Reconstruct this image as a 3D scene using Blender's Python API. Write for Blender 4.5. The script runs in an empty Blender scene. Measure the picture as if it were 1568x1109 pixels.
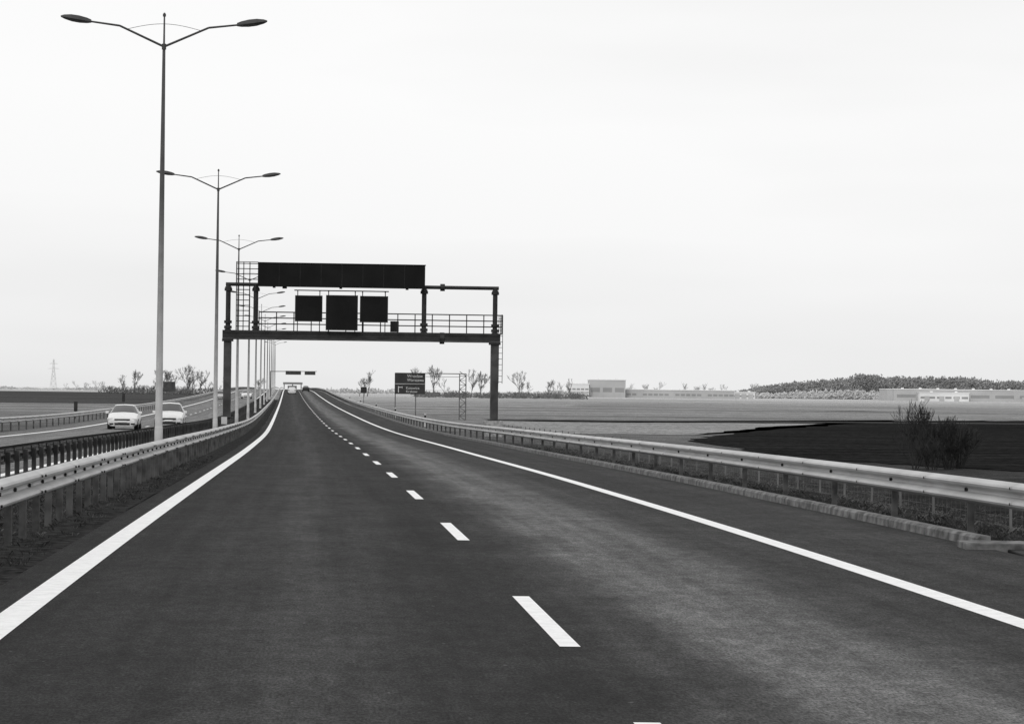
import bpy, bmesh, math, random, bisect
from mathutils import Vector, Matrix
R = random.Random(7)
scene = bpy.context.scene
scene.view_settings.view_transform = 'Standard'
scene.view_settings.look = 'None'
scene.view_settings.exposure = 0

# ---------------------------------------------------------------- materials
def new_mat(name):
    m = bpy.data.materials.new(name); m.use_nodes = True
    nt = m.node_tree
    return m, nt, nt.nodes['Principled BSDF']
def N(nt, t, **kw):
    n = nt.nodes.new(t)
    for k, v in kw.items(): setattr(n, k, v)
    return n
def grey(v): return (v, v, v, 1)
def mat(name, v, rough=0.6, metal=0.0, var=0.25, scale=3.0, bump=0.0, bscale=40, spec=0.3):
    m, nt, b = new_mat(name)
    tc = N(nt, 'ShaderNodeTexCoord')
    no = N(nt, 'ShaderNodeTexNoise'); no.inputs['Scale'].default_value = scale
    no.inputs['Detail'].default_value = 5
    nt.links.new(tc.outputs['Object'], no.inputs['Vector'])
    mr = N(nt, 'ShaderNodeMapRange')
    mr.inputs['From Min'].default_value = 0.36; mr.inputs['From Max'].default_value = 0.64
    mr.inputs['To Min'].default_value = v*(1-var); mr.inputs['To Max'].default_value = v*(1+var)
    nt.links.new(no.outputs['Fac'], mr.inputs['Value'])
    nt.links.new(mr.outputs[0], b.inputs['Base Color'])
    b.inputs['Roughness'].default_value = rough
    b.inputs['Metallic'].default_value = metal
    b.inputs['Specular IOR Level'].default_value = spec
    if bump > 0:
        n2 = N(nt, 'ShaderNodeTexNoise'); n2.inputs['Scale'].default_value = bscale
        nt.links.new(tc.outputs['Object'], n2.inputs['Vector'])
        bp = N(nt, 'ShaderNodeBump'); bp.inputs['Strength'].default_value = bump
        bp.inputs['Distance'].default_value = 0.02
        nt.links.new(n2.outputs['Fac'], bp.inputs['Height'])
        nt.links.new(bp.outputs[0], b.inputs['Normal'])
    return m
def math_node(nt, op, a=None, b=None, va=None, vb=None, clamp=False):
    n = N(nt, 'ShaderNodeMath', operation=op); n.use_clamp = clamp
    if a is not None: nt.links.new(a, n.inputs[0])
    if b is not None: nt.links.new(b, n.inputs[1])
    if va is not None: n.inputs[0].default_value = va
    if vb is not None: n.inputs[1].default_value = vb
    return n.outputs[0]
def noise(nt, vec, scale, detail=4, rough=0.5, mapscale=None):
    if mapscale:
        mp = N(nt, 'ShaderNodeMapping'); mp.inputs['Scale'].default_value = mapscale
        nt.links.new(vec, mp.inputs['Vector']); vec = mp.outputs[0]
    n = N(nt, 'ShaderNodeTexNoise'); n.inputs['Scale'].default_value = scale
    n.inputs['Detail'].default_value = detail; n.inputs['Roughness'].default_value = rough
    nt.links.new(vec, n.inputs['Vector'])
    return n.outputs['Fac']
def mrange(nt, val, a, b, c, d):
    mr = N(nt, 'ShaderNodeMapRange')
    for i, x in zip(('From Min', 'From Max', 'To Min', 'To Max'), (a, b, c, d)):
        mr.inputs[i].default_value = x
    nt.links.new(val, mr.inputs['Value'])
    return mr.outputs[0]

def asphalt_mat(name, stops, lo, hi, gain=1.0):
    """albedo varies across the carriageway (wheel tracks, worn lane); uv = (lateral metres, chainage metres)"""
    m, nt, b = new_mat(name)
    uv = N(nt, 'ShaderNodeUVMap'); uv.uv_map = 'UVMap'
    sep = N(nt, 'ShaderNodeSeparateXYZ'); nt.links.new(uv.outputs[0], sep.inputs[0])
    wob = noise(nt, uv.outputs[0], 0.15, 4, .6)
    wob = mrange(nt, wob, 0.3, 0.7, -0.3, 0.3)
    lat = math_node(nt, 'ADD', sep.outputs[0], wob)
    t = mrange(nt, lat, lo, hi, 0, 1)
    cr = N(nt, 'ShaderNodeValToRGB'); cr.color_ramp.interpolation = 'EASE'
    el = cr.color_ramp.elements
    for i, (p, v) in enumerate(stops):
        q = (p-lo)/(hi-lo)
        e = el[i] if i < 2 else el.new(q)
        e.position = q; e.color = grey(v*gain)
    nt.links.new(t, cr.inputs[0])
    base = cr.outputs[0]
    streak = mrange(nt, noise(nt, uv.outputs[0], 1.0, 5, 0.6, (2.6, 0.05, 1)), 0.35, 0.65, 0.78, 1.22)
    patch = mrange(nt, noise(nt, uv.outputs[0], 1.1, 8, 0.7, (1, .55, 1)), 0.38, 0.62, 0.8, 1.2)
    med = mrange(nt, noise(nt, uv.outputs[0], 9, 5, 0.75, (1, .35, 1)), 0.38, 0.62, 0.74, 1.28)
    fine = mrange(nt, noise(nt, uv.outputs[0], 55, 3, 0.8, (1, .3, 1)), 0.38, 0.62, 0.5, 1.55)
    sp = noise(nt, uv.outputs[0], 16, 2, 0.5, (1, .6, 1))
    speck = mrange(nt, sp, 0.70, 0.76, 0.0, 0.06)
    c = math_node(nt, 'MULTIPLY', base, streak)
    c = math_node(nt, 'MULTIPLY', c, patch)
    c = math_node(nt, 'MULTIPLY', c, med)
    c = math_node(nt, 'MULTIPLY', c, fine)
    c = math_node(nt, 'ADD', c, speck)
    nt.links.new(c, b.inputs['Base Color'])
    b.inputs['Roughness'].default_value = 0.85
    b.inputs['Specular IOR Level'].default_value = 0.10
    bp = N(nt, 'ShaderNodeBump'); bp.inputs['Strength'].default_value = 0.5; bp.inputs['Distance'].default_value = 0.01
    nt.links.new(fine, bp.inputs['Height']); nt.links.new(bp.outputs[0], b.inputs['Normal'])
    return m

def paint_mat():
    m, nt, b = new_mat('road_paint')
    uv = N(nt, 'ShaderNodeUVMap'); uv.uv_map = 'UVMap'
    a = mrange(nt, noise(nt, uv.outputs[0], 6, 6, 0.7), 0.3, 0.6, 0.74, 0.9)
    f = mrange(nt, noise(nt, uv.outputs[0], 60, 3, 0.7), 0.3, 0.5, 0.85, 1.0)
    c = math_node(nt, 'MULTIPLY', a, f)
    nt.links.new(c, b.inputs['Base Color'])
    b.inputs['Roughness'].default_value = 0.6
    return m

def ground_mat():
    m, nt, b = new_mat('grassland')
    g = N(nt, 'ShaderNodeNewGeometry')
    sep = N(nt, 'ShaderNodeSeparateXYZ'); nt.links.new(g.outputs['Position'], sep.inputs[0])
    P = g.outputs['Position']
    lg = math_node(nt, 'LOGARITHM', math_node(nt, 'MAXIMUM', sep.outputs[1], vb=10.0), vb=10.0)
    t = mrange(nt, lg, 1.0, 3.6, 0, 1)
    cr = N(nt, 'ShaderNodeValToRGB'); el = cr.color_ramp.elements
    st = [(0, .04), (.3, .05), (.4, .09), (.54, .24), (.7, .30), (.86, .46), (1, .65)]  # lightens with distance: stubble fields plus haze put into the colour
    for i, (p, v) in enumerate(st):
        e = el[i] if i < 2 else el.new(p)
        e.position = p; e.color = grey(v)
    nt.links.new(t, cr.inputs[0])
    band = mrange(nt, noise(nt, P, 1, 6, .65, (.006, .025, 1)), .38, .62, .74, 1.22)
    mid = mrange(nt, noise(nt, P, .35, 6, .7), .38, .62, .72, 1.3)
    fine = mrange(nt, noise(nt, P, 9, 6, .8), .38, .62, .5, 1.55)
    c = math_node(nt, 'MULTIPLY', cr.outputs[0], band)
    c = math_node(nt, 'MULTIPLY', c, mid)
    c = math_node(nt, 'MULTIPLY', c, fine)
    nt.links.new(c, b.inputs['Base Color'])
    b.inputs['Roughness'].default_value = 1
    b.inputs['Specular IOR Level'].default_value = 0.0
    bp = N(nt, 'ShaderNodeBump'); bp.inputs['Strength'].default_value = 0.8; bp.inputs['Distance'].default_value = 0.05
    nt.links.new(fine, bp.inputs['Height']); nt.links.new(bp.outputs[0], b.inputs['Normal'])
    return m

def field_mat(name, v, var=.35, sx=.05, sy=.6):
    m, nt, b = new_mat(name)
    g = N(nt, 'ShaderNodeNewGeometry'); P = g.outputs['Position']
    a = mrange(nt, noise(nt, P, 1, 6, .7, (sx, sy, 1)), .38, .62, v*(1-var), v*(1+var))
    f = mrange(nt, noise(nt, P, 2.2, 7, .85, (1, .4, 1)), .38, .62, .5, 1.55)
    nt.links.new(math_node(nt, 'MULTIPLY', a, f), b.inputs['Base Color'])
    b.inputs['Roughness'].default_value = 1; b.inputs['Specular IOR Level'].default_value = 0
    return m

ASPH = asphalt_mat('asphalt_carriageway', [(-4.4, .022), (-3.3, .026), (-2.5, .030), (-1.9, .046), (-1.3, .032), (-.5, .022),
                                           (.1, .026), (.6, .05), (1.2, .125), (1.9, .105), (2.6, .048), (3.5, .034), (4.6, .036), (6.0, .045)], -4.4, 6.0)
ASPH2 = asphalt_mat('asphalt_opposite', [(-17.5, .14), (-15.4, .14), (-13.5, .18), (-11.5, .15), (-9.7, .19), (-7.6, .13)], -17.5, -7.6)
PAINT = paint_mat()
GROUND = ground_mat()
PLOUGH = field_mat('ploughed_soil', .019, .4)
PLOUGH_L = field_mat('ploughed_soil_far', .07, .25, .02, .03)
STUBBLE = field_mat('light_grass', .25, .25)
DITCH = field_mat('ditch_vegetation', .06)
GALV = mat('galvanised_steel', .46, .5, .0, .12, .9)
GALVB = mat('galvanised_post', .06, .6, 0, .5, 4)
BACKST = mat('dark_rail_back', .06, .6, 0, .4, 2)  # darker tone for the second median rail, beam and posts
DARKST = mat('dark_steel', .022, .55, 0, .35, 2)
COLUMN = mat('gantry_column_steel', .05, .5, 0, .4, 1.5)
BLACK = mat('black_panel', .006, .6, 0, .3, 1, spec=.15)
CONC = mat('concrete', .3, .85, 0, .3, 6, .4, 60)
CONCD = mat('old_concrete', .15, .9, 0, .5, 5, .5, 50)
DIRT = mat('gravelly_soil', .024, 1, 0, .8, 7, .9, 30, spec=.05)
BARK = mat('bark_twigs', .05, .9, 0, .3, 2)
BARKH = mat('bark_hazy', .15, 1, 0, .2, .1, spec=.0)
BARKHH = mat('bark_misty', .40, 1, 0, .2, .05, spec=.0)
WIRE = mat('fence_wire', .14, .5, 0, .2, 3)

# ---------------------------------------------------------------- mesh builder
class MB:
    def __init__(s): s.v = []; s.f = []; s.m = []; s.uv = []
    def face(s, idx, m=0): s.f.append(tuple(idx)); s.m.append(m)
    def box(s, x0, x1, y0, y1, z0, z1, m=0):
        b = len(s.v)
        s.v += [(x0,y0,z0),(x1,y0,z0),(x1,y1,z0),(x0,y1,z0),(x0,y0,z1),(x1,y0,z1),(x1,y1,z1),(x0,y1,z1)]
        for q in ((0,3,2,1),(4,5,6,7),(0,1,5,4),(1,2,6,5),(2,3,7,6),(3,0,4,7)):
            s.face([b+i for i in q], m)
    def tube(s, p0, p1, r0, r1, n=6, m=0, caps=True):
        p0 = Vector(p0); p1 = Vector(p1); d = (p1-p0)
        if d.length < 1e-6: return
        d.normalize()
        a = Vector((0,0,1)) if abs(d.z) < .9 else Vector((1,0,0))
        u = d.cross(a).normalized(); w = d.cross(u)
        b = len(s.v)
        for p, r in ((p0, r0), (p1, r1)):
            for i in range(n):
                t = 2*math.pi*i/n
                s.v.append(tuple(p + u*math.cos(t)*r + w*math.sin(t)*r))
        for i in range(n):
            j = (i+1) % n
            s.face((b+i, b+j, b+n+j, b+n+i), m)
        if caps:
            s.face([b+i for i in range(n)][::-1], m); s.face([b+n+i for i in range(n)], m)
    def obj(s, name, mats, parent=None, smooth=False, bevel=0, loc=None, rotz=0):
        me = bpy.data.meshes.new(name)
        me.from_pydata(s.v, [], s.f)
        for mm in mats: me.materials.append(mm)
        me.polygons.foreach_set('material_index', s.m)
        if smooth: me.polygons.foreach_set('use_smooth', [True]*len(s.f))
        if s.uv:
            l = me.uv_layers.new(name='UVMap')
            for lp in me.loops:
                l.data[lp.index].uv = s.uv[lp.vertex_index]
        me.update()
        o = bpy.data.objects.new(name, me)
        scene.collection.objects.link(o)
        if parent: o.parent = parent
        if loc: o.location = loc
        o.rotation_euler[2] = rotz
        if bevel:
            md = o.modifiers.new('bevel', 'BEVEL'); md.width = bevel; md.segments = 2; md.limit_method = 'ANGLE'
        return o
def empty(name, loc=(0,0,0), rotz=0):
    e = bpy.data.objects.new(name, None); scene.collection.objects.link(e)
    e.location = loc; e.rotation_euler[2] = rotz; e.empty_display_size = .3
    return e
def inst(o, name, loc, rotz=0, sc=1):
    n = bpy.data.objects.new(name, o.data); scene.collection.objects.link(n)
    n.location = loc; n.rotation_euler[2] = rotz; n.scale = (sc, sc, sc)
    return n

# ---------------------------------------------------------------- alignment of the motorway
def cx(D):
    if D < 18.2: return .28 - .0785*(D-18.2)
    if D < 150:
        t = D-18.2; return .28-.0785*t-4.7e-5*t*t
    return cx(149.999) - .0909*(D-150)
ZT = [(-80,0),(18,0),(48,-.12),(87,-.40),(150,-.78),(219,-.78),(353,-.38),(500,.45),(614,1.22),(800,1.75),(1100,1.85),(9000,1.85)]
def cz(D):
    n = len(ZT)
    for i in range(n-1):
        if D <= ZT[i+1][0]: break
    def tan(k):
        if k <= 1 or k >= n-1: return 0
        return (ZT[k+1][1]-ZT[k-1][1])/(ZT[k+1][0]-ZT[k-1][0])
    d0, z0 = ZT[i]; d1, z1 = ZT[i+1]; h = d1-d0; t = (D-d0)/h
    return (2*t**3-3*t*t+1)*z0+(t**3-2*t*t+t)*h*tan(i)+(-2*t**3+3*t*t)*z1+(t**3-t*t)*h*tan(i+1)
ROWS = [-40+4*i for i in range(11)] + [2*i+2 for i in range(0, 80)] + [162+6*i for i in range(0, 60)] + [530+20*i for i in range(0, 34)]
ROWS = sorted(set(ROWS)); ROADEND = ROWS[-1]
RX = [cx(d) for d in ROWS]; RZ = [cz(d) for d in ROWS]
def RP(D):
    if D <= ROWS[0]: return RX[0], RZ[0]
    if D >= ROADEND: return cx(D), RZ[-1]
    i = bisect.bisect_right(ROWS, D)-1
    t = (D-ROWS[i])/(ROWS[i+1]-ROWS[i])
    return RX[i]*(1-t)+RX[i+1]*t, RZ[i]*(1-t)+RZ[i+1]*t
def rows_between(a, b):
    return [a]+[d for d in ROWS if a+1e-3 < d < b-1e-3]+[b]
def strip(mb, a, b, o0, o1, dz, m=0, jit=0):
    base = len(mb.v); rs = rows_between(a, b)
    for d in rs:
        x, z = RP(d)
        j0 = R.uniform(-jit, jit); j1 = R.uniform(-jit, jit)
        mb.v.append((x+o0+j0, d, z+dz)); mb.v.append((x+o1+j1, d, z+dz))
        mb.uv.append((o0, d)); mb.uv.append((o1, d))
    for i in range(len(rs)-1):
        k = base+2*i; mb.face((k, k+1, k+3, k+2), m)
def sweep(mb, a, b, prof, m=0, closed=False):
    base = len(mb.v); rs = rows_between(a, b); n = len(prof)
    for d in rs:
        x, z = RP(d)
        for (o, h) in prof: mb.v.append((x+o, d, z+h))
    for i in range(len(rs)-1):
        for j in range(n if closed else n-1):
            k = base+n*i; jj = (j+1) % n
            mb.face((k+j, k+jj, k+n+jj, k+n+j), m)
    if closed:
        mb.face([base+j for j in range(n)], m); k = base+n*(len(rs)-1)
        mb.face([k+j for j in range(n)][::-1], m)
FLAT = -1.2
def ss(t):
    t = max(0, min(1, t)); return t*t*(3-2*t)
def gz(D, off):
    rz = RP(D)[1]-.03
    if D > ROADEND: rz = rz + (FLAT-rz)*ss((D-ROADEND)/300)
    if off > 6.3: t = ss((off-6.3)/9.0)
    elif off < -18.2: t = ss((-18.2-off)/10.0)
    else: t = 0
    return rz+(FLAT-rz)*t
g = MB()
offs = [-6000,-2500,-1000,-400,-150,-80,-50,-36,-30,-28,-26,-24,-22,-20.5,-19.2,-18.2,-17.5,-12,-7.5,-6.6,-5.6,-4.4,0,5.9,6.3,6.8,7.4,8,8.8,9.6,10.4,11.4,12.5,13.7,15.3,18,24,35,60,120,300,900,2500,6500]
grow_ = ROWS+[1230,1300,1400,1500,1800,2400,3200,4500,6500,9000,12000]
for d in grow_:
    x0 = RP(d)[0] if d < ROADEND else cx(ROADEND)
    for o in offs:
        z = gz(d, o)
        if 6.6 < o < 15 and d < 200: z += R.uniform(-.05, .05)
        g.v.append((x0+o, d, z))
n = len(offs)
for i in range(len(grow_)-1):
    for j in range(n-1):
        k = i*n+j; g.face((k, k+1, k+n+1, k+n))
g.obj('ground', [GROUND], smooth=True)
road = MB(); strip(road, ROWS[0], ROADEND, -4.4, 6.0, 0); road.obj('motorway_carriageway', [ASPH])
road2 = MB(); strip(road2, ROWS[0], ROADEND, -17.5, -7.6, 0); road2.obj('opposite_carriageway', [ASPH2])
mk = MB()
strip(mk, ROWS[0], ROADEND, -4.07, -3.82, .004)
strip(mk, ROWS[0], ROADEND, 3.52, 3.75, .004)
d = 16.5-24
while d < 900:
    strip(mk, d, d+4.05, -.07, .07, .004); d += 12
strip(mk, 12.45, 12.74, -.06, .08, .004)
strip(mk, ROWS[0], ROADEND, -8.3, -8.06, .004)
strip(mk, ROWS[0], ROADEND, -15.7, -15.4, .004)
d = -10
while d < 800:
    strip(mk, d, d+4, -11.97, -11.8, .004); d += 12
mk.obj('lane_markings', [PAINT])
soil = MB(); strip(soil, ROWS[0], 420, -7.6, -4.42, -.012, jit=.03)
soil.obj('median_soil', [DIRT])
kerb = MB()
kp = [(5.97, -.02), (5.98, .09), (6.01, .12), (6.13, .12), (6.13, -.05)]
d = 28.6
while d < 330:
    e = min(d+(2.0 if d < 130 else 60), 330); sweep(kerb, d, e-.015, kp, closed=True); d = e
sweep(kerb, -30, 24.5, kp, closed=True)
kerb.obj('kerb', [CONCD])
dr = MB()
x, z = RP(26.5)
dr.box(x+5.55, x+6.9, 27.9, 28.5, z-.05, z+.07)
dr.box(x+5.75, x+6.9, 24.5, 25.0, z-.05, z+.07)
dr.box(x+6.75, x+6.95, 25.0, 27.9, z-.05, z+.1)
dr.box(x+6.02, x+6.75, 25.0, 27.9, z-.3, z+.005, 1)  # solid black block stands for the shade inside the opening
dr.obj('drain_inlet', [CONCD, BLACK], bevel=.015)

# ---------------------------------------------------------------- guardrails
def guardrail(name, off, face, a, b, step, b2=1150, beam=GALV, postmat=GALVB):
    top = .75
    w = [(0, 0), (.02, .008), (.085, .040), (.097, .065), (.085, .095), (.0, .135), (-.008, .156), (.0, .177), (.085, .217), (.097, .247), (.085, .272), (.02, .304), (0, .312)]
    prof = [(off+face*(.06+q), top-.312+h) for q, h in w]
    back = [(off+face*(.056+q), top-.312+h) for q, h in w]
    mb = MB()
    sweep(mb, a, b, prof, 0)
    sweep(mb, a, b, back[::-1], 0)
    d = a+.7
    while d < b2:
        x, z = RP(d); gg = gz(d, off)
        mb.box(x+off-.045, x+off+.035, d-.025, d+.025, gg-.1, z+top-.1, 1)
        mb.box(x+off+face*.05-.012, x+off+face*.05+.012, d-.05, d+.05, z+top-.27, z+top-.05, 1)
        if d < 120:
            mb.tube((x+off+face*.055, d, z+top-.156), (x+off+face*.085, d, z+top-.156), .024, .02, 8, 2)
        d += step
    d = a+2.4
    while d < 160:
        x, z = RP(d)
        p2 = [(off+face*(.064+q), top-.312+h) for q, h in w]
        sweep(mb, d, d+.32, p2, 0)
        for dy in (.05, .27):
            for hh in (.065, .247):
                mb.tube((x+off+face*.15, d+dy, z+top-.312+hh), (x+off+face*.17, d+dy, z+top-.312+hh), .018, .016, 6, 2)
        d += 4
    return mb.obj(name, [beam, postmat, DARKST])
guardrail('guardrail', 6.42, -1, -30.15, 1150, 4.0)
guardrail('guardrail', -5.05, 1, -30, 1150, 1.333, b2=420)
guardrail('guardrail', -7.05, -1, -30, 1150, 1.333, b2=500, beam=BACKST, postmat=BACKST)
guardrail('guardrail', -17.9, 1, -30, 1150, 4.0)

# ---------------------------------------------------------------- wire fence
fe = MB()
d = -20; pts = []
while d < 150:
    x, _ = RP(d); z = gz(d, 9.6)
    fe.tube((x+9.6, d, z-.2), (x+9.6+R.uniform(-.03, .03), d, z+.78), .026, .024, 5)
    pts.append((x+9.6, d, z)); d += 2.5
for p, q in zip(pts[:-1], pts[1:]):
    for h in (.05, .2, .35, .5, .65, .75):
        fe.tube((p[0], p[1], p[2]+h), (q[0], q[1], q[2]+h), .0022, .0022, 3, 0, False)
    for k in range(8):
        t = k/8; a = Vector(p).lerp(Vector(q), t)
        fe.tube((a.x, a.y, a.z+.03), (a.x, a.y, a.z+.75), .0016, .0016, 3, 0, False)
fe.obj('wire_fence', [WIRE])

# ---------------------------------------------------------------- fields
def field(name, poly, m, z=FLAT+.02, jit=.6, sub=10):
    v = []
    for i in range(len(poly)):
        a = Vector(poly[i]); b = Vector(poly[(i+1) % len(poly)])
        for k in range(sub):
            p = a.lerp(b, k/sub)
            if k: p += Vector((R.uniform(-jit, jit), R.uniform(-jit, jit)*1.5))
            v.append((p.x, p.y, z))
    bm = bmesh.new(); vs = [bm.verts.new(p) for p in v]; f = bm.faces.new(vs)
    bmesh.ops.triangulate(bm, faces=[f])
    me = bpy.data.meshes.new(name); bm.to_mesh(me); bm.free(); me.materials.append(m)
    o = bpy.data.objects.new(name, me); scene.collection.objects.link(o); return o
field('ploughed_field', [(11.0, 152), (13.4, 114), (20.0, 98), (32, 92), (70, 80), (200, 60), (330, 420), (68, 322), (42, 280), (24.6, 218), (14, 172)], PLOUGH, FLAT+.03)
field('grass_field', [(2.4, 176), (13, 176), (24, 228), (41, 287), (66, 326), (60, 340), (36, 262), (10, 246), (-2.5, 246)], STUBBLE, FLAT+.02)
field('ditch', [(-2, 254), (10, 254), (37, 268), (90, 284), (90, 296), (37, 279), (10, 264), (-3, 262)], DITCH, FLAT+.04)
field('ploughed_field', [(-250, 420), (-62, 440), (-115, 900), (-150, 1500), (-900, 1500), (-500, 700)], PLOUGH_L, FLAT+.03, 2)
field('grass_field', [(15, 520), (90, 470), (260, 500), (330, 640), (120, 700), (20, 610)], field_mat('dry_far_grass', .24, .25, .02, .05), FLAT+.03, 6)

# ---------------------------------------------------------------- verge grass
def tufts(name, n, fn, hmin, hmax, m):
    mb = MB()
    for _ in range(n):
        x, y, z = fn()
        k = R.randint(4, 8)
        for _ in range(k):
            a = R.uniform(0, 6.28); l = R.uniform(hmin, hmax); lean = R.uniform(.3, 1.2)
            bx = x+R.gauss(0, .06); by = y+R.gauss(0, .06); w = R.uniform(.003, .007)
            c, s_ = math.cos(a), math.sin(a)
            b = len(mb.v)
            mb.v += [(bx-s_*w, by+c*w, z-.01), (bx+s_*w, by-c*w, z-.01),
                     (bx+c*lean*l*.5, by+s_*lean*l*.5, z+l*.6), (bx+c*lean*l, by+s_*lean*l, z+l*.7)]
            mb.face((b, b+1, b+2)); mb.face((b+1, b+3, b+2))
    return mb.obj(name, [m])
G1 = mat('dry_grass', .09, .9, 0, .6, 3, spec=.1)
G2 = mat('dark_grass', .04, .9, 0, .7, 3, spec=.1)
def fl():
    D = 13+60*R.random()**1.5
    o = -4.5-R.random()**.7*2.9
    D = round(D/1.7)*1.7+R.gauss(0, .5)
    x, z = RP(D); return x+min(o, -4.47), D, z-.015
tufts('median_grass', 2600, fl, .02, .08, G2)
tufts('dry_median_grass', 1100, fl, .02, .07, G1)
def fr():
    D = 14+90*R.random()**1.4; o = 6.2+abs(R.gauss(0, .8))
    D = round(D/3.7)*3.7+R.gauss(0, .6)
    x, z = RP(D); return x+o, D, gz(D, o)
tufts('verge_grass', 1500, fr, .03, .13, G2)
def fr2():
    D = 16+90*R.random(); o = R.uniform(6.3, 16)
    x, z = RP(D); return x+o, D, gz(D, o)
tufts('dry_verge_grass', 2600, fr2, .03, .12, G1)

# ---------------------------------------------------------------- street lamps
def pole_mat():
    m, nt, b = new_mat('shade_graded_pole')
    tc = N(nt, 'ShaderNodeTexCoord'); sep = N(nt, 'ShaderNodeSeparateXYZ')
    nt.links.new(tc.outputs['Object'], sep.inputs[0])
    v = mrange(nt, sep.outputs[2], .5, 7.5, .6, .08)  # light-to-shade contrast put into the pole colour, darker towards the top
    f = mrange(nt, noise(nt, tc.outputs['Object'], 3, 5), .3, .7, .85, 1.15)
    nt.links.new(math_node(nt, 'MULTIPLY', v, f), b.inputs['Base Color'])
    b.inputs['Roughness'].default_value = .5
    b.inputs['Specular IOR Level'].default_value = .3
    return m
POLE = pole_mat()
lp = MB()
H = 11.75
segs = [(0, .12), (.9, .115), (.95, .105), (4, .09), (8, .068), (H, .042)]
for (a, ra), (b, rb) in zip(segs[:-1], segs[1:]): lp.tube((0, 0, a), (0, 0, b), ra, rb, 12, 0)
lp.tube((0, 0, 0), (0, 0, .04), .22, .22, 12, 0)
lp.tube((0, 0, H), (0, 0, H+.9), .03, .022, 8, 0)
lp.tube((0, 0, H+.86), (0, 0, H+.93), .045, .045, 8, 1)
lp.tube((0, 0, H+.93), (0, 0, H+.97), .045, .015, 8, 1)
lp.tube((0, 0, H-.08), (0, 0, H+.08), .065, .065, 10, 1)
for s in (-1, 1):
    lp.tube((0, 0, H), (s*1.26, 0, H+.57), .034, .03, 8, 1)
    lp.tube((s*1.26, 0, H+.57), (s*2.16, 0, H+.68), .03, .026, 8, 1)
    b = len(lp.v)
    st = [(2.06, .05, .045), (2.18, .10, .075), (2.4, .17, .095), (2.62, .18, .09), (2.82, .13, .055), (2.92, .04, .02)]
    for (x_, w_, h_) in st:
        z0 = H+.68+(x_-2.08)*.14
        for (yy, zz) in ((-w_, -.3*h_), (-w_*.6, h_), (w_*.6, h_), (w_, -.3*h_), (w_*.7, -h_*.9), (-w_*.7, -h_*.9)):
            lp.v.append((s*x_, yy, z0+zz))
    for i in range(len(st)-1):
        for j in range(6):
            k = b+6*i; jj = (j+1) % 6
            lp.face((k+j, k+jj, k+6+jj, k+6+j), 1)
    lp.face([b+j for j in range(6)], 1); k = b+6*(len(st)-1); lp.face([k+j for j in range(6)], 1)
    prev = None
    for i in range(9):
        t = i/8; p = (s*(1.05*(1-t)), 0, H+.48+.17*math.sin(t*math.pi/2))
        if prev: lp.tube(prev, p, .007, .007, 4, 1, False)
        prev = p
HEADM = mat('lamp_head_grey', .05, .5, 0, .2, 3)
lamp = None
for i in range(13):
    D = 70+46*i; x, z = RP(D)
    rz = .085+R.uniform(-.03, .03)
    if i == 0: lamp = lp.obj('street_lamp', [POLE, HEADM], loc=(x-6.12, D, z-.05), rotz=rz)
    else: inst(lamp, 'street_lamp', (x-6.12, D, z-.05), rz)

# ---------------------------------------------------------------- sign gantry
GD = 140.4
gx, gzr = RP(GD)
gan = empty('sign_gantry', (-16.25, GD, 0), .09)
A = MB()
zb = gzr-.1
for x in (0, 15.3):
    A.box(x-.22, x+.22, -.22, .22, zb, 4.56, 0)
    A.box(x-.32, x+.32, -.32, .32, 4.42, 4.55, 1)
    A.box(x-.34, x+.34, -.34, .34, .055, .1, 1)
A.box(-.3, 15.6, -.3, .3, 4.56, 4.95, 1)
A.box(-.3, 15.6, -.33, -.25, 4.9, 5.06, 1)
A.box(-.3, 15.6, .25, .33, 4.9, 5.02, 1)
A.box(-.3, 15.6, -.33, .33, 4.54, 4.62, 0)
for x in (0, 1.57, 11.2, 15.3):
    A.tube((x, 0, 4.95), (x, 0, 7.7), .14, .14, 12, 1)
    for zz in (5.15, 5.45, 7.3):
        A.tube((x, 0, zz), (x, 0, zz+.16), .22, .22, 12, 1)
    for zz in (5.05, 7.46):
        A.tube((x, 0, zz), (x, 0, zz+.08), .19, .19, 12, 1)
zz, rr = 7.68, .11
A.tube((-.15, 0, zz), (15.5, 0, zz), rr, rr, 10, 1)
for x in (12.25, 3.2): A.tube((x-.13, 0, zz), (x+.13, 0, zz), .21, .21, 12, 1)
A.tube((12.12, -.05, 4.76), (12.38, -.05, 4.76), .34, .34, 14, 1)
A.obj('frame', [COLUMN, DARKST], parent=gan, bevel=.012)
W = MB()
W.box(1.6, 15.75, .34, 1.2, 5.03, 5.08)
for zz in (5.48, 5.82, 6.16): W.tube((1.75, 1.2, zz), (15.75, 1.2, zz), .036, .036, 6)
x = 1.75
while x < 15.8:
    W.tube((x, 1.2, 5.08), (x, 1.2, 6.18), .034, .034, 6); x += 1.0
for zz in (5.48, 5.82, 6.16): W.tube((15.75, .35, zz), (15.75, 1.2, zz), .03, .03, 6)
W.tube((15.75, .35, 5.05), (15.75, .35, 6.16), .03, .03, 6)
for x in (2.5, 5, 8, 10.5, 13.5): W.box(x-.04, x+.04, .3, 1.2, 4.93, 5.03)
W.box(9.3, 9.78, .5, .85, 5.1, 5.72)
W.obj('walkway', [DARKST], parent=gan)
B = MB()
B.box(1.69, 11.2, -.75, -.25, 7.58, 8.9)
B.box(1.66, 11.23, -.77, -.75, 7.55, 7.62); B.box(1.66, 11.23, -.77, -.75, 8.86, 8.93)
for i in range(1, 8): B.box(1.69+i*1.19-.01, 1.69+i*1.19+.01, -.757, -.75, 7.62, 8.86, 1)
for x in (2.6, 6.4, 10.2): B.box(x-.08, x+.08, -.25, -.1, 7.5, 8.7, 1)
B.obj('message_board', [BLACK, DARKST], parent=gan, bevel=.01)
S = MB()
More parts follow.
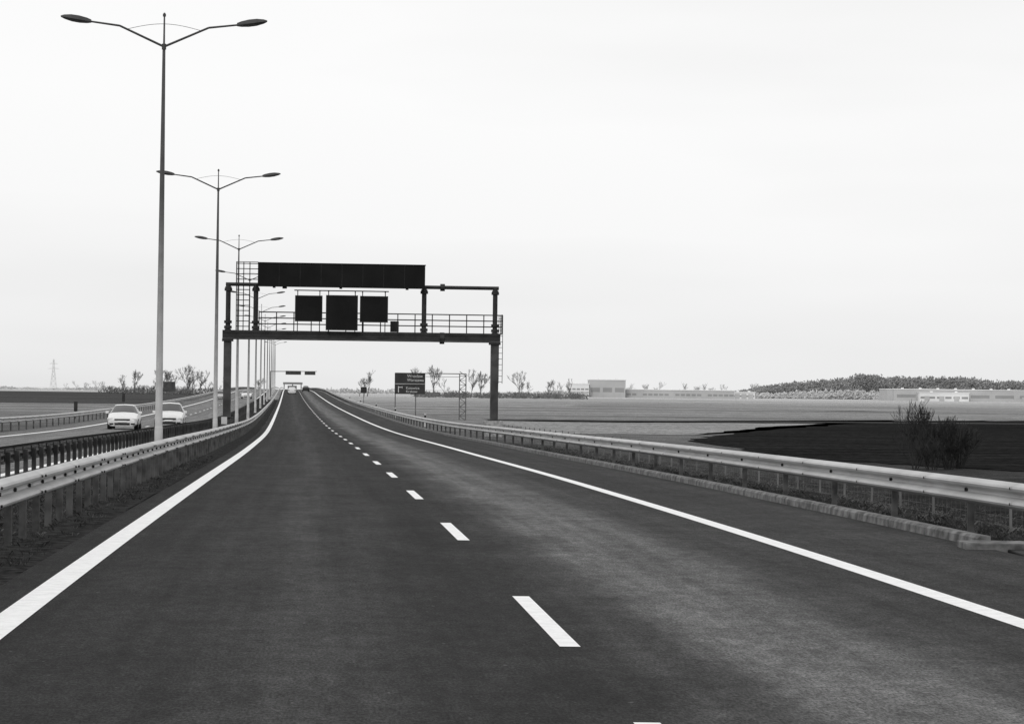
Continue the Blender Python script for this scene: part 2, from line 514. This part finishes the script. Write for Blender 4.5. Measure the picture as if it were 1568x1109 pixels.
for x0, x1, z0, z1 in ((3.8, 5.36, 5.6, 7.08), (5.56, 7.38, 5.12, 7.12), (7.5, 9.1, 5.6, 7.1)):
    S.box(x0+.05, x1-.05, -.7, -.38, z0+.05, z1-.05, 0)
    for a in ((x0, x0+.05, z0, z1), (x1-.05, x1, z0, z1), (x0+.05, x1-.05, z1-.05, z1), (x0+.05, x1-.05, z0, z0+.05)):
        S.box(a[0], a[1], -.72, -.4, a[2], a[3], 1)
    for x in (x0+.15, x1-.15):
        S.tube((x, -.34, 4.9), (x, -.34, 7.4), .03, .03, 6, 1)
        S.box(x-.03, x+.03, -.38, -.1, 7.3, 7.36, 1)
S.tube((3.75, -.36, 7.38), (9.15, -.36, 7.38), .035, .035, 6, 1)
S.obj('lane_signals', [BLACK, DARKST], parent=gan)
L = MB()
for x, zt in ((.45, 8.97), (.85, 8.97), (1.2, 8.97), (1.68, 8.97)):
    L.tube((x, .5, 5.05 if x < 1.6 else 7.6), (x, .5, zt), .03, .03, 6)
zz = 5.3
while zz < 9:
    L.tube((.45, .5, zz), (1.2 if zz < 7.5 else 1.68, .5, zz), .027, .027, 6); zz += .3
for x in (.45, 1.68): L.tube((x, .5, 7.8), (x, -.3, 7.8), .02, .02, 5); L.tube((x, .5, 8.95), (x, -.3, 8.95), .02, .02, 5)
L.tube((.45, -.3, 7.7), (.45, -.3, 8.97), .02, .02, 6)
L.tube((.45, -.3, 8.95), (1.68, -.3, 8.95), .022, .022, 6)
for x in (15.56, 15.78): L.tube((x, .3, 2.2), (x, .3, 6.15), .02, .02, 6)
zz = 2.3
while zz < 6.1:
    L.tube((15.56, .3, zz), (15.78, .3, zz), .016, .016, 6); zz += .33
for zz in (2.5, 3.6, 4.4): L.tube((15.3, .1, zz), (15.58, .3, zz), .02, .02, 5)
L.obj('ladders', [DARKST], parent=gan)
Fp = MB()
Fp.box(14.72, 15.78, -.55, .55, gzr-.6, .05); Fp.box(-.4, .4, -.4, .4, gzr-.4, gzr+.25)
Fp.obj('footings', [CONC], parent=gan, bevel=.03)

# distant cantilever signs
x, z = RP(480)
g2 = empty('overhead_sign', (x-6.2, 480, z), .09)
a = MB(); a.tube((0, 0, -.5), (0, 0, 5.0), .13, .1, 8); a.tube((0, 0, 4.9), (9.0, 0, 5.0), .08, .05, 8)
a.obj('cantilever_post', [BARKH], parent=g2)
a = MB(); a.box(2.9, 5.9, -.45, -.25, 4.3, 5.05); a.box(6.6, 8.7, -.45, -.25, 4.3, 4.95)
a.obj('signs', [mat('far_sign_back', .05, .7)], parent=g2)
tx, tz = RP(1080)
tp = empty('toll_plaza', (tx-5, 1080, tz), .09)
a = MB(); a.box(0, 8.5, -4, 4, 2.2, 3.1)
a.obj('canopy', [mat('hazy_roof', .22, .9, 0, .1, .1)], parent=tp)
a = MB()
for i in range(3): a.box(.3+i*3.7, .7+i*3.7, -1, 1, -.5, 2.2)
a.box(2, 6, -2, 2, -.5, 1.6)
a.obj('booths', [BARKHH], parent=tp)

# ---------------------------------------------------------------- roadside information sign
SGN = mat('sign_panel', .03, .5, 0, .2, 1)
WH = mat('white_sheeting', .55, .5, 0, .05, 1)
sg = empty('direction_sign', (-11.95, 250, FLAT), .05)
a = MB(); a.box(.05, 3.15, -.12, -.02, 2.6, 4.75)
a.obj('panel', [SGN], parent=sg, bevel=.02)
a = MB()
for x in (.12, 2.2): a.tube((x, .05, -.3), (x, .05, 4.75), .05, .05, 8)
for (x, y) in ((6.65, -.3), (7.3, -.3), (6.65, .3), (7.3, .3)): a.tube((x, y, -.3), (x, y, 4.75), .045, .045, 5)
zz = 0; k = 0
while zz < 4.6:
    x0, x1 = (6.65, 7.3) if k % 2 else (7.3, 6.65)
    for y in (-.3, .3):
        a.tube((x0, y, zz), (x1, y, zz+.45), .025, .025, 4); a.tube((6.65, y, zz), (7.3, y, zz), .025, .025, 4)
    zz += .45; k += 1
a.tube((.12, .05, 4.72), (7.3, .05, 4.72), .05, .05, 6)
a.tube((3.2, .05, 4.4), (6.7, .05, 4.4), .025, .025, 6)
a.tube((3.2, .05, 3.0), (6.7, .05, 3.0), .02, .02, 6)
a.obj('supports', [mat('sign_support', .12, .6)], parent=sg)
def text(s, x, z, size, parent):
    c = bpy.data.curves.new('t', 'FONT'); c.body = s; c.size = size; c.extrude = .004
    o = bpy.data.objects.new('tmp', c); scene.collection.objects.link(o)
    dg = bpy.context.evaluated_depsgraph_get(); dg.update()
    me = bpy.data.meshes.new_from_object(o.evaluated_get(dg)); bpy.data.objects.remove(o)
    me.materials.clear(); me.materials.append(WH)
    q = bpy.data.objects.new('lettering', me); scene.collection.objects.link(q); q.parent = parent
    q.location = (x, -.13, z); q.rotation_euler[0] = math.pi/2
text('Wroclaw', 1.3, 4.3, .42, sg); text('Warszawa', 1.3, 3.9, .40, sg)
text('Katowice', 1.2, 3.1, .36, sg); text('Krakow', 1.2, 2.75, .36, sg)
a = MB(); a.box(.15, 1.05, -.125, -.12, 3.6, 3.615); a.box(.4, .48, -.13, -.121, 2.75, 3.4)
a.box(.48, .8, -.13, -.121, 3.25, 3.33); a.box(.8, .84, -.13, -.121, 3.18, 3.4); a.box(.1, 3.1, -.13, -.121, 3.62, 3.66)
a.obj('symbols', [WH], parent=sg)
def small_sign(name, D, off, w, h, z0, m):
    x, z = RP(D); e = empty(name, (x+off, D, gz(D, off)), .05)
    a = MB(); a.box(-w/2, w/2, -.06, -.03, z0, z0+h); a.obj('panel', [m], parent=e, bevel=.01)
    a = MB(); a.tube((0, 0, -.2), (0, 0, z0+h), .035, .035, 8); a.obj('post', [GALVB], parent=e)
small_sign('road_sign', 340, -19.2, 1.7, 1.4, 1.7, COLUMN)
small_sign('kilometre_sign', 118, -5.75, .28, .35, .65, WH)
small_sign('road_sign', 330, 7.4, .8, .8, 1.9, DARKST)
small_sign('road_sign', 255, -19.8, .3, .9, 1.0, DARKST)
small_sign('road_sign', 200, -20, .3, .8, .6, DARKST)
def marker(D, off):
    x, z = RP(D); a = MB()
    a.box(-.06, .06, -.02, .02, -.1, .95, 0); a.box(-.062, .062, -.022, .022, .62, .82, 1)
    a.obj('delineator_post', [WH, BLACK], loc=(x+off, D, gz(D, off)))
for D in (180, 230, 280, 340, 400): marker(D, 7.3)

# ---------------------------------------------------------------- cars
CARP = mat('white_car_paint', .75, .25, 0, .03, 1, spec=.5)
CARG = mat('silver_car_paint', .45, .25, 0, .03, 1, spec=.5)
GLS = mat('car_glass', .012, .12, 0, .1, 1, spec=.35)
TYRE = mat('tyre', .02, .8); HL = mat('headlamp', .8, .1, 0, .05, 1); RIM = mat('rim', .4, .35, .6)
def car_mesh(kind):
    c = MB()
    if kind == 0:
        st = [(-2.2,.70,.55,.60,.55),(-2.12,.82,.66,.71,.66),(-1.9,.87,.74,.80,.70),(-1.3,.89,.86,.93,.72),(-.98,.89,.92,.99,.72),(-.2,.89,.95,1.40,.57),(.3,.89,.96,1.45,.58),(1.0,.89,.97,1.41,.57),(1.65,.88,.98,1.10,.64),(2.05,.85,.92,1.04,.65),(2.2,.76,.62,.8,.6)]
    else:
        st = [(-2.15,.72,.58,.64,.55),(-2.05,.84,.72,.78,.66),(-1.8,.88,.82,.9,.70),(-1.2,.9,.92,1.0,.72),(-.9,.9,.96,1.04,.72),(-.2,.9,1.0,1.50,.6),(.4,.9,1.0,1.56,.6),(1.3,.9,1.0,1.53,.59),(1.95,.88,1.02,1.40,.58),(2.1,.86,.95,1.1,.62),(2.15,.78,.62,.8,.6)]
    n = len(st)
    for (y, w, bl, tp_, tw) in st:
        half = [(0, .2), (.82*w, .2), (w*.98, .32), (w, .58), (.96*w, bl), (tw, tp_-.03), (tw*.85, tp_), (0, tp_+.03)]
        full = half + [(-x, z) for x, z in half[-2:0:-1]]
        c.v += [(x, y, z) for x, z in full]
    k = 14
    for i in range(n-1):
        for j in range(k):
            jj = (j+1) % k; m = 0
            if j in (4, 9) and 4 <= i <= 7: m = 1
            if j in (5, 6, 7, 8) and (i == 4 or i == 7): m = 1
            c.face((i*k+j, (i+1)*k+j, (i+1)*k+jj, i*k+jj), m)
    c.face(list(range(k)), 0); c.face([(n-1)*k+j for j in range(k)][::-1], 0)
    for sx in (-1, 1):
        for y in (-1.35, 1.35):
            c.tube((sx*.66, y, .32), (sx*.905, y, .32), .32, .32, 18, 2); c.tube((sx*.90, y, .32), (sx*.915, y, .32), .19, .17, 14, 4)
        c.box(sx*.72-.14, sx*.72+.14, -2.185, -2.05, .58, .69, 3)
        c.box(sx*.98-.09, sx*.98+.09, -.85, -.7, .93, 1.07, 0)
        c.box(sx*.70-.12, sx*.70+.12, 2.1, 2.2, .7, .88, 5)
        c.box(sx*.62-.12, sx*.62+.12, -2.215, -2.15, .28, .38, 5)
    c.box(-.45, .45, -2.225, -2.15, .54, .63, 5); c.box(-.45, .45, -2.22, -2.15, .26, .40, 5); c.box(-.26, .26, -2.24, -2.222, .43, .52, 3)
    return c
cm = [CARP, GLS, TYRE, HL, RIM, DARKST]
def put_car(kind, D, off, mats, flip=0):
    x, z = RP(D)
    o = car_mesh(kind).obj('car', mats, bevel=.02)
    for p in o.data.polygons: p.use_smooth = True
    o.location = (x+off, D, z+.002); o.rotation_euler[2] = .09+flip
put_car(0, 147, -12.5, cm); put_car(1, 156, -10.2, cm)
put_car(0, 430, -10, cm); put_car(1, 395, -13.6, [CARG]+cm[1:])
put_car(1, 545, -1.9, cm, math.pi); put_car(0, 620, 1.7, [DARKST]+cm[1:], math.pi)

# ---------------------------------------------------------------- trees
def grow(mb, p, d, l, r, depth, rng, rmin, spread, kids, n=4, up=.12):
    segs = 3
    for i in range(segs):
        d2 = (d+Vector((rng.gauss(0, .13), rng.gauss(0, .13), rng.gauss(up*.4, .06)))).normalized()
        q = p+d2*(l/segs); r2 = max(rmin, r*.88)
        mb.tube(p, q, r, r2, n if depth > 2 else 3, 0, False)
        p, d, r = q, d2, r2
        if depth > 0 and i < 2 and rng.random() < .75:
            child(mb, p, d, l*.85, r, depth, rng, rmin, spread*1.25, kids, n, up)
    if depth > 0:
        for _ in range(kids): child(mb, p, d, l, r, depth, rng, rmin, spread, kids, n, up)
def child(mb, p, d, l, r, depth, rng, rmin, spread, kids, n, up):
    a = Vector((rng.gauss(0, 1), rng.gauss(0, 1), rng.gauss(0, .5))).normalized()
    nd = (d+a*spread*rng.uniform(.6, 1.2)).normalized(); nd.z += up
    grow(mb, p, nd.normalized(), l*rng.uniform(.55, .82), max(rmin, r*.6), depth-1, rng, rmin, spread, kids, n, up)
tmeshes = []
for s in range(6):
    rng = random.Random(40+s); mb = MB()
    grow(mb, Vector((0, 0, -.3)), Vector((0, 0, 1)), 3.6, .2, 4, rng, .034, .62, 2+(s % 2), 4, .2)
    tmeshes.append(mb)
TC = {}
def place_tree(k, x, y, h, m=BARKH, w=1.0):
    key = (k, m.name)
    if key not in TC:
        o = tmeshes[k].obj('bare_tree', [m]); o['h'] = max(v.co.z for v in o.data.vertices); TC[key] = o
        src = o
    else:
        src = TC[key]
        o = bpy.data.objects.new('bare_tree', src.data); scene.collection.objects.link(o)
    sc = h/src['h']
    o.location = (x, y, FLAT); o.rotation_euler[2] = R.uniform(0, 6.28); o.scale = (sc*w, sc*w, sc)
for (x, D, h, w, k) in [(-74, 1260, 14, .9, 0), (-72, 1200, 10, 1, 3), (-76, 1230, 8, 1, 2),
                        (-47, 1200, 15, .8, 1), (-38, 1190, 16, .8, 3), (-33, 1230, 10, 1, 2), (-19, 1150, 14, .8, 5), (-15, 1160, 13, 1, 3), (-9, 1200, 9, 1, 4),
                        (4, 1200, 14, .8, 1), (9, 1190, 9, 1, 0), (18, 1260, 10, .8, 3), (24, 1290, 9, 1, 2), (31, 1300, 11, .7, 5),
                        (-190, 1200, 9.5, 1, 5), (-183, 1190, 12, .9, 3), (-177, 1230, 13, 1, 2), (-172, 1200, 8, 1, 0),
                        (-164, 1180, 13, 1, 3), (-158, 1200, 15, 1, 1), (-152, 1170, 12, 1, 4), (-146, 1180, 12, .9, 2), (-141, 1210, 9, 1, 5), (-162, 1230, 10, 1, 0),
                        (-168, 1210, 11, 1, 1), (-155, 1220, 12, 1, 5), (-134, 1300, 9, 1, 3)]:
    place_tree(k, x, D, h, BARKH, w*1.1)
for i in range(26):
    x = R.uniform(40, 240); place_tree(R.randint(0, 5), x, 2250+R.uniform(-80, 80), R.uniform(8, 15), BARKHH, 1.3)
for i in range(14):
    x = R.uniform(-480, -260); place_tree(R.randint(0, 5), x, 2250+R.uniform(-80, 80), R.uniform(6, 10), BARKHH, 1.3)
def mass(name, pts, m, k=14, wide=1.0):
    mb = MB()
    for (x, y, z, r, h) in pts:
        for _ in range(k):
            px = x+R.gauss(0, .5)*r; py = y+R.gauss(0, .5)*r; pz = z+R.random()*h*.75
            l = h*R.uniform(.15, .4); w = r*R.uniform(.06, .2)*wide
            dx = R.gauss(0, .35)*l; dy = R.gauss(0, .35)*l
            b = len(mb.v)
            mb.v += [(px-w, py, pz), (px+w, py+w*.4, pz), (px+dx, py+dy, pz+l), (px, py-w, pz+l*.3)]
            mb.face((b, b+1, b+2)); mb.face((b, b+3, b+2)); mb.face((b+3, b+1, b+2))
    return mb.obj(name, [m])
pts = []
for i in range(260):
    x = R.uniform(-48, 36); y = 1180+R.uniform(-30, 60); pts.append((x, y, FLAT, 2.0, R.uniform(1.5, 3.6)))
for i in range(150):
    x = R.uniform(-196, -132); y = 1180+R.uniform(-30, 60); pts.append((x, y, FLAT, 2.0, R.uniform(1.5, 4)))
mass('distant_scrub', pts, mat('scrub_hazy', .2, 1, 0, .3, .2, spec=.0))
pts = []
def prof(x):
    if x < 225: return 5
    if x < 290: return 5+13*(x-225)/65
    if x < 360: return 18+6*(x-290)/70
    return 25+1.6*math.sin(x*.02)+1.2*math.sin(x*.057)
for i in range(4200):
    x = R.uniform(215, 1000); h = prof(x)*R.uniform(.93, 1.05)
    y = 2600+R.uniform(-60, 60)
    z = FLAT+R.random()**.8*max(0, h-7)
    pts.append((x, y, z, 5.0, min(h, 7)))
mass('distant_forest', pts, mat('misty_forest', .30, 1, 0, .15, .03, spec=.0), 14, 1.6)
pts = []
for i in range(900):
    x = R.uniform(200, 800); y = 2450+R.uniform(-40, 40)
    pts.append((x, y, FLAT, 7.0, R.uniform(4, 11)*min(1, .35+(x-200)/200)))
mass('forest_base_mist', pts, mat('pale_mist_layer', .55, 1, 0, .1, .03, spec=.0), 14, 1.5)  # pale clumps added before the forest to imitate mist at its base
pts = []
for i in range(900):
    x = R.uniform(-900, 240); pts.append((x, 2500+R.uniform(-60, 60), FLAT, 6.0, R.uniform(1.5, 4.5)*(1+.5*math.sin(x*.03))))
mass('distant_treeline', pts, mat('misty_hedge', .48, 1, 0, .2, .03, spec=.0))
def shrub(name, x, y, h, w, stems, seed, m, z):
    rng = random.Random(seed); mb = MB()
    for s in range(stems):
        a = rng.uniform(0, 6.28); q = rng.uniform(0, .15*w)
        d = Vector((math.cos(a)*.35*w, math.sin(a)*.35*w, 1)).normalized()
        grow(mb, Vector((math.cos(a)*q, math.sin(a)*q, -.1)), d, h*.34, .024, 3, rng, .0075, .6, 3, 3, .15)
    o = mb.obj(name, [m]); o.location = (x, y, z)
    zs = max(v[2] for v in mb.v); o.scale = (1, 1, h/zs)
SH = mat('shrub_twigs', .03, .9, 0, .3, 2)
shrub('bare_shrub', 16.2, 99, 2.85, .7, 6, 3, SH, FLAT)
shrub('bare_shrub', 17.7, 99.5, 2.2, 1.2, 14, 4, SH, FLAT)
shrub('bare_shrub', 18.4, 101, 2.0, 1.2, 10, 5, SH, FLAT)
shrub('bare_shrub', 16.9, 98.5, 1.2, 1.3, 7, 6, SH, FLAT)

# ---------------------------------------------------------------- buildings
HW = mat('pale_cladding', .78, .8, 0, .06, .05, spec=.1); HG = mat('grey_cladding', .48, .8, 0, .08, .05, spec=.1)
HD = mat('hazy_windows', .3, .5, 0, .1, .05); HR = mat('pale_roof', .8, .8, 0, .05, .05)  # building colours lightened to put distance haze into them
def building(name, x, y, w, d, h, wall, rows, cols, roof=HR):
    e = empty(name, (x, y, FLAT))
    a = MB(); a.box(0, w, 0, d, 0, h); a.obj('walls', [wall], parent=e)
    a = MB(); a.box(-.4, w+.4, -.4, d+.4, h, h+.6)
    for i in range(max(2, int(w/14))):
        xx = w*(i+.5)/max(2, int(w/14)); a.box(xx-1, xx+1, 2, 4, h+.6, h+1.5)
    a.obj('roof', [roof], parent=e)
    a = MB()
    for r in range(rows):
        for c in range(cols):
            cw = w/cols; z0 = h*(.3+.5*r/rows)
            a.box(c*cw+cw*.12, c*cw+cw*.88, -.08, -.01, z0, z0+h*.2/rows*1.3)
    a.obj('windows', [HD], parent=e)
    a = MB()
    for c in range(3): a.box(w*(.1+.3*c), w*(.1+.3*c)+4, -.12, -.09, 0, 4)
    a.obj('loading_doors', [HG], parent=e)
    return e
building('factory_building', 60, 1900, 28, 40, 13.2, HG, 1, 3)
building('office_building', 43, 1892, 16.5, 30, 9.8, HW, 2, 5)
building('warehouse', 88.9, 1910, 84, 50, 6.0, HG, 1, 20)
building('warehouse', 311, 2000, 260, 80, 9.2, HG, 1, 13)
building('warehouse', 330, 1989, 40, 9, 6.6, HW, 1, 6)
building('farmhouse', 176, 1960, 18, 12, 5, HW, 1, 4)
py = MB()
def leg(w0, w1, z0, z1):
    for sx in (-1, 1):
        for sy in (-1, 1): py.tube((sx*w0, sy*w0, z0), (sx*w1, sy*w1, z1), .2, .18, 4)
leg(3.2, 1.0, 0, 20); leg(1.0, .5, 20, 31)
levels = [(3.2, 0), (2.6, 6), (2.05, 11), (1.55, 15.5), (1.0, 20), (.8, 25), (.5, 31)]
for (w0, z0), (w1, z1) in zip(levels[:-1], levels[1:]):
    for sy in (-1, 1):
        py.tube((-w0, sy*w0, z0), (w1, sy*w1, z1), .12, .12, 4); py.tube((w0, sy*w0, z0), (-w1, sy*w1, z1), .12, .12, 4)
        py.tube((-w1, sy*w1, z1), (w1, sy*w1, z1), .12, .12, 4)
for z, w in ((21, 5.5), (26, 4.2)):
    for s in (-1, 1):
        py.tube((0, 0, z), (s*w, 0, z+.3), .18, .14, 4); py.tube((0, 0, z+1.8), (s*w, 0, z+.3), .16, .14, 4)
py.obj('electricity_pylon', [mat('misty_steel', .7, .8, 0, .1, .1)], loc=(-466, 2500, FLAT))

# ---------------------------------------------------------------- world, sun, camera
w = bpy.data.worlds.new('World'); scene.world = w; w.use_nodes = True
nt = w.node_tree; bg = nt.nodes['Background']
sky = N(nt, 'ShaderNodeTexSky', sky_type='NISHITA'); sky.sun_disc = False
sky.sun_elevation = math.radians(38); sky.sun_rotation = math.radians(200)
bw = N(nt, 'ShaderNodeRGBToBW'); nt.links.new(sky.outputs[0], bw.inputs[0])
tc = N(nt, 'ShaderNodeTexCoord')
nz = noise(nt, tc.outputs['Generated'], 1.6, 4, .5, (1, 1, 6))
cl = mrange(nt, nz, .35, .65, 7.7, 9.0)
sp = N(nt, 'ShaderNodeSeparateXYZ'); nt.links.new(tc.outputs['Generated'], sp.inputs[0])
el = mrange(nt, sp.outputs[2], 0, .12, -.6, .3)
sm = math_node(nt, 'MULTIPLY', bw.outputs[0], vb=.08)
tot = math_node(nt, 'ADD', math_node(nt, 'ADD', cl, el), sm)
nt.links.new(tot, bg.inputs['Color']); bg.inputs['Strength'].default_value = .1
sl = bpy.data.lights.new('sun', 'SUN'); sl.energy = .8; sl.angle = math.radians(15); sl.color = (1, .99, .97)
so = bpy.data.objects.new('sun', sl); scene.collection.objects.link(so)
so.rotation_euler = (math.radians(52), 0, math.radians(-20))
cam = bpy.data.cameras.new('camera'); co = bpy.data.objects.new('camera', cam); scene.collection.objects.link(co)
cam.sensor_width = 36; cam.lens = 36*3765/1568; cam.clip_start = .1; cam.clip_end = 20000
co.matrix_world = Matrix.Translation((0, 0, 1.7)) @ Matrix.Rotation(math.radians(90+.708), 4, 'X') @ Matrix.Rotation(math.radians(.7), 4, 'Z')
scene.camera = co
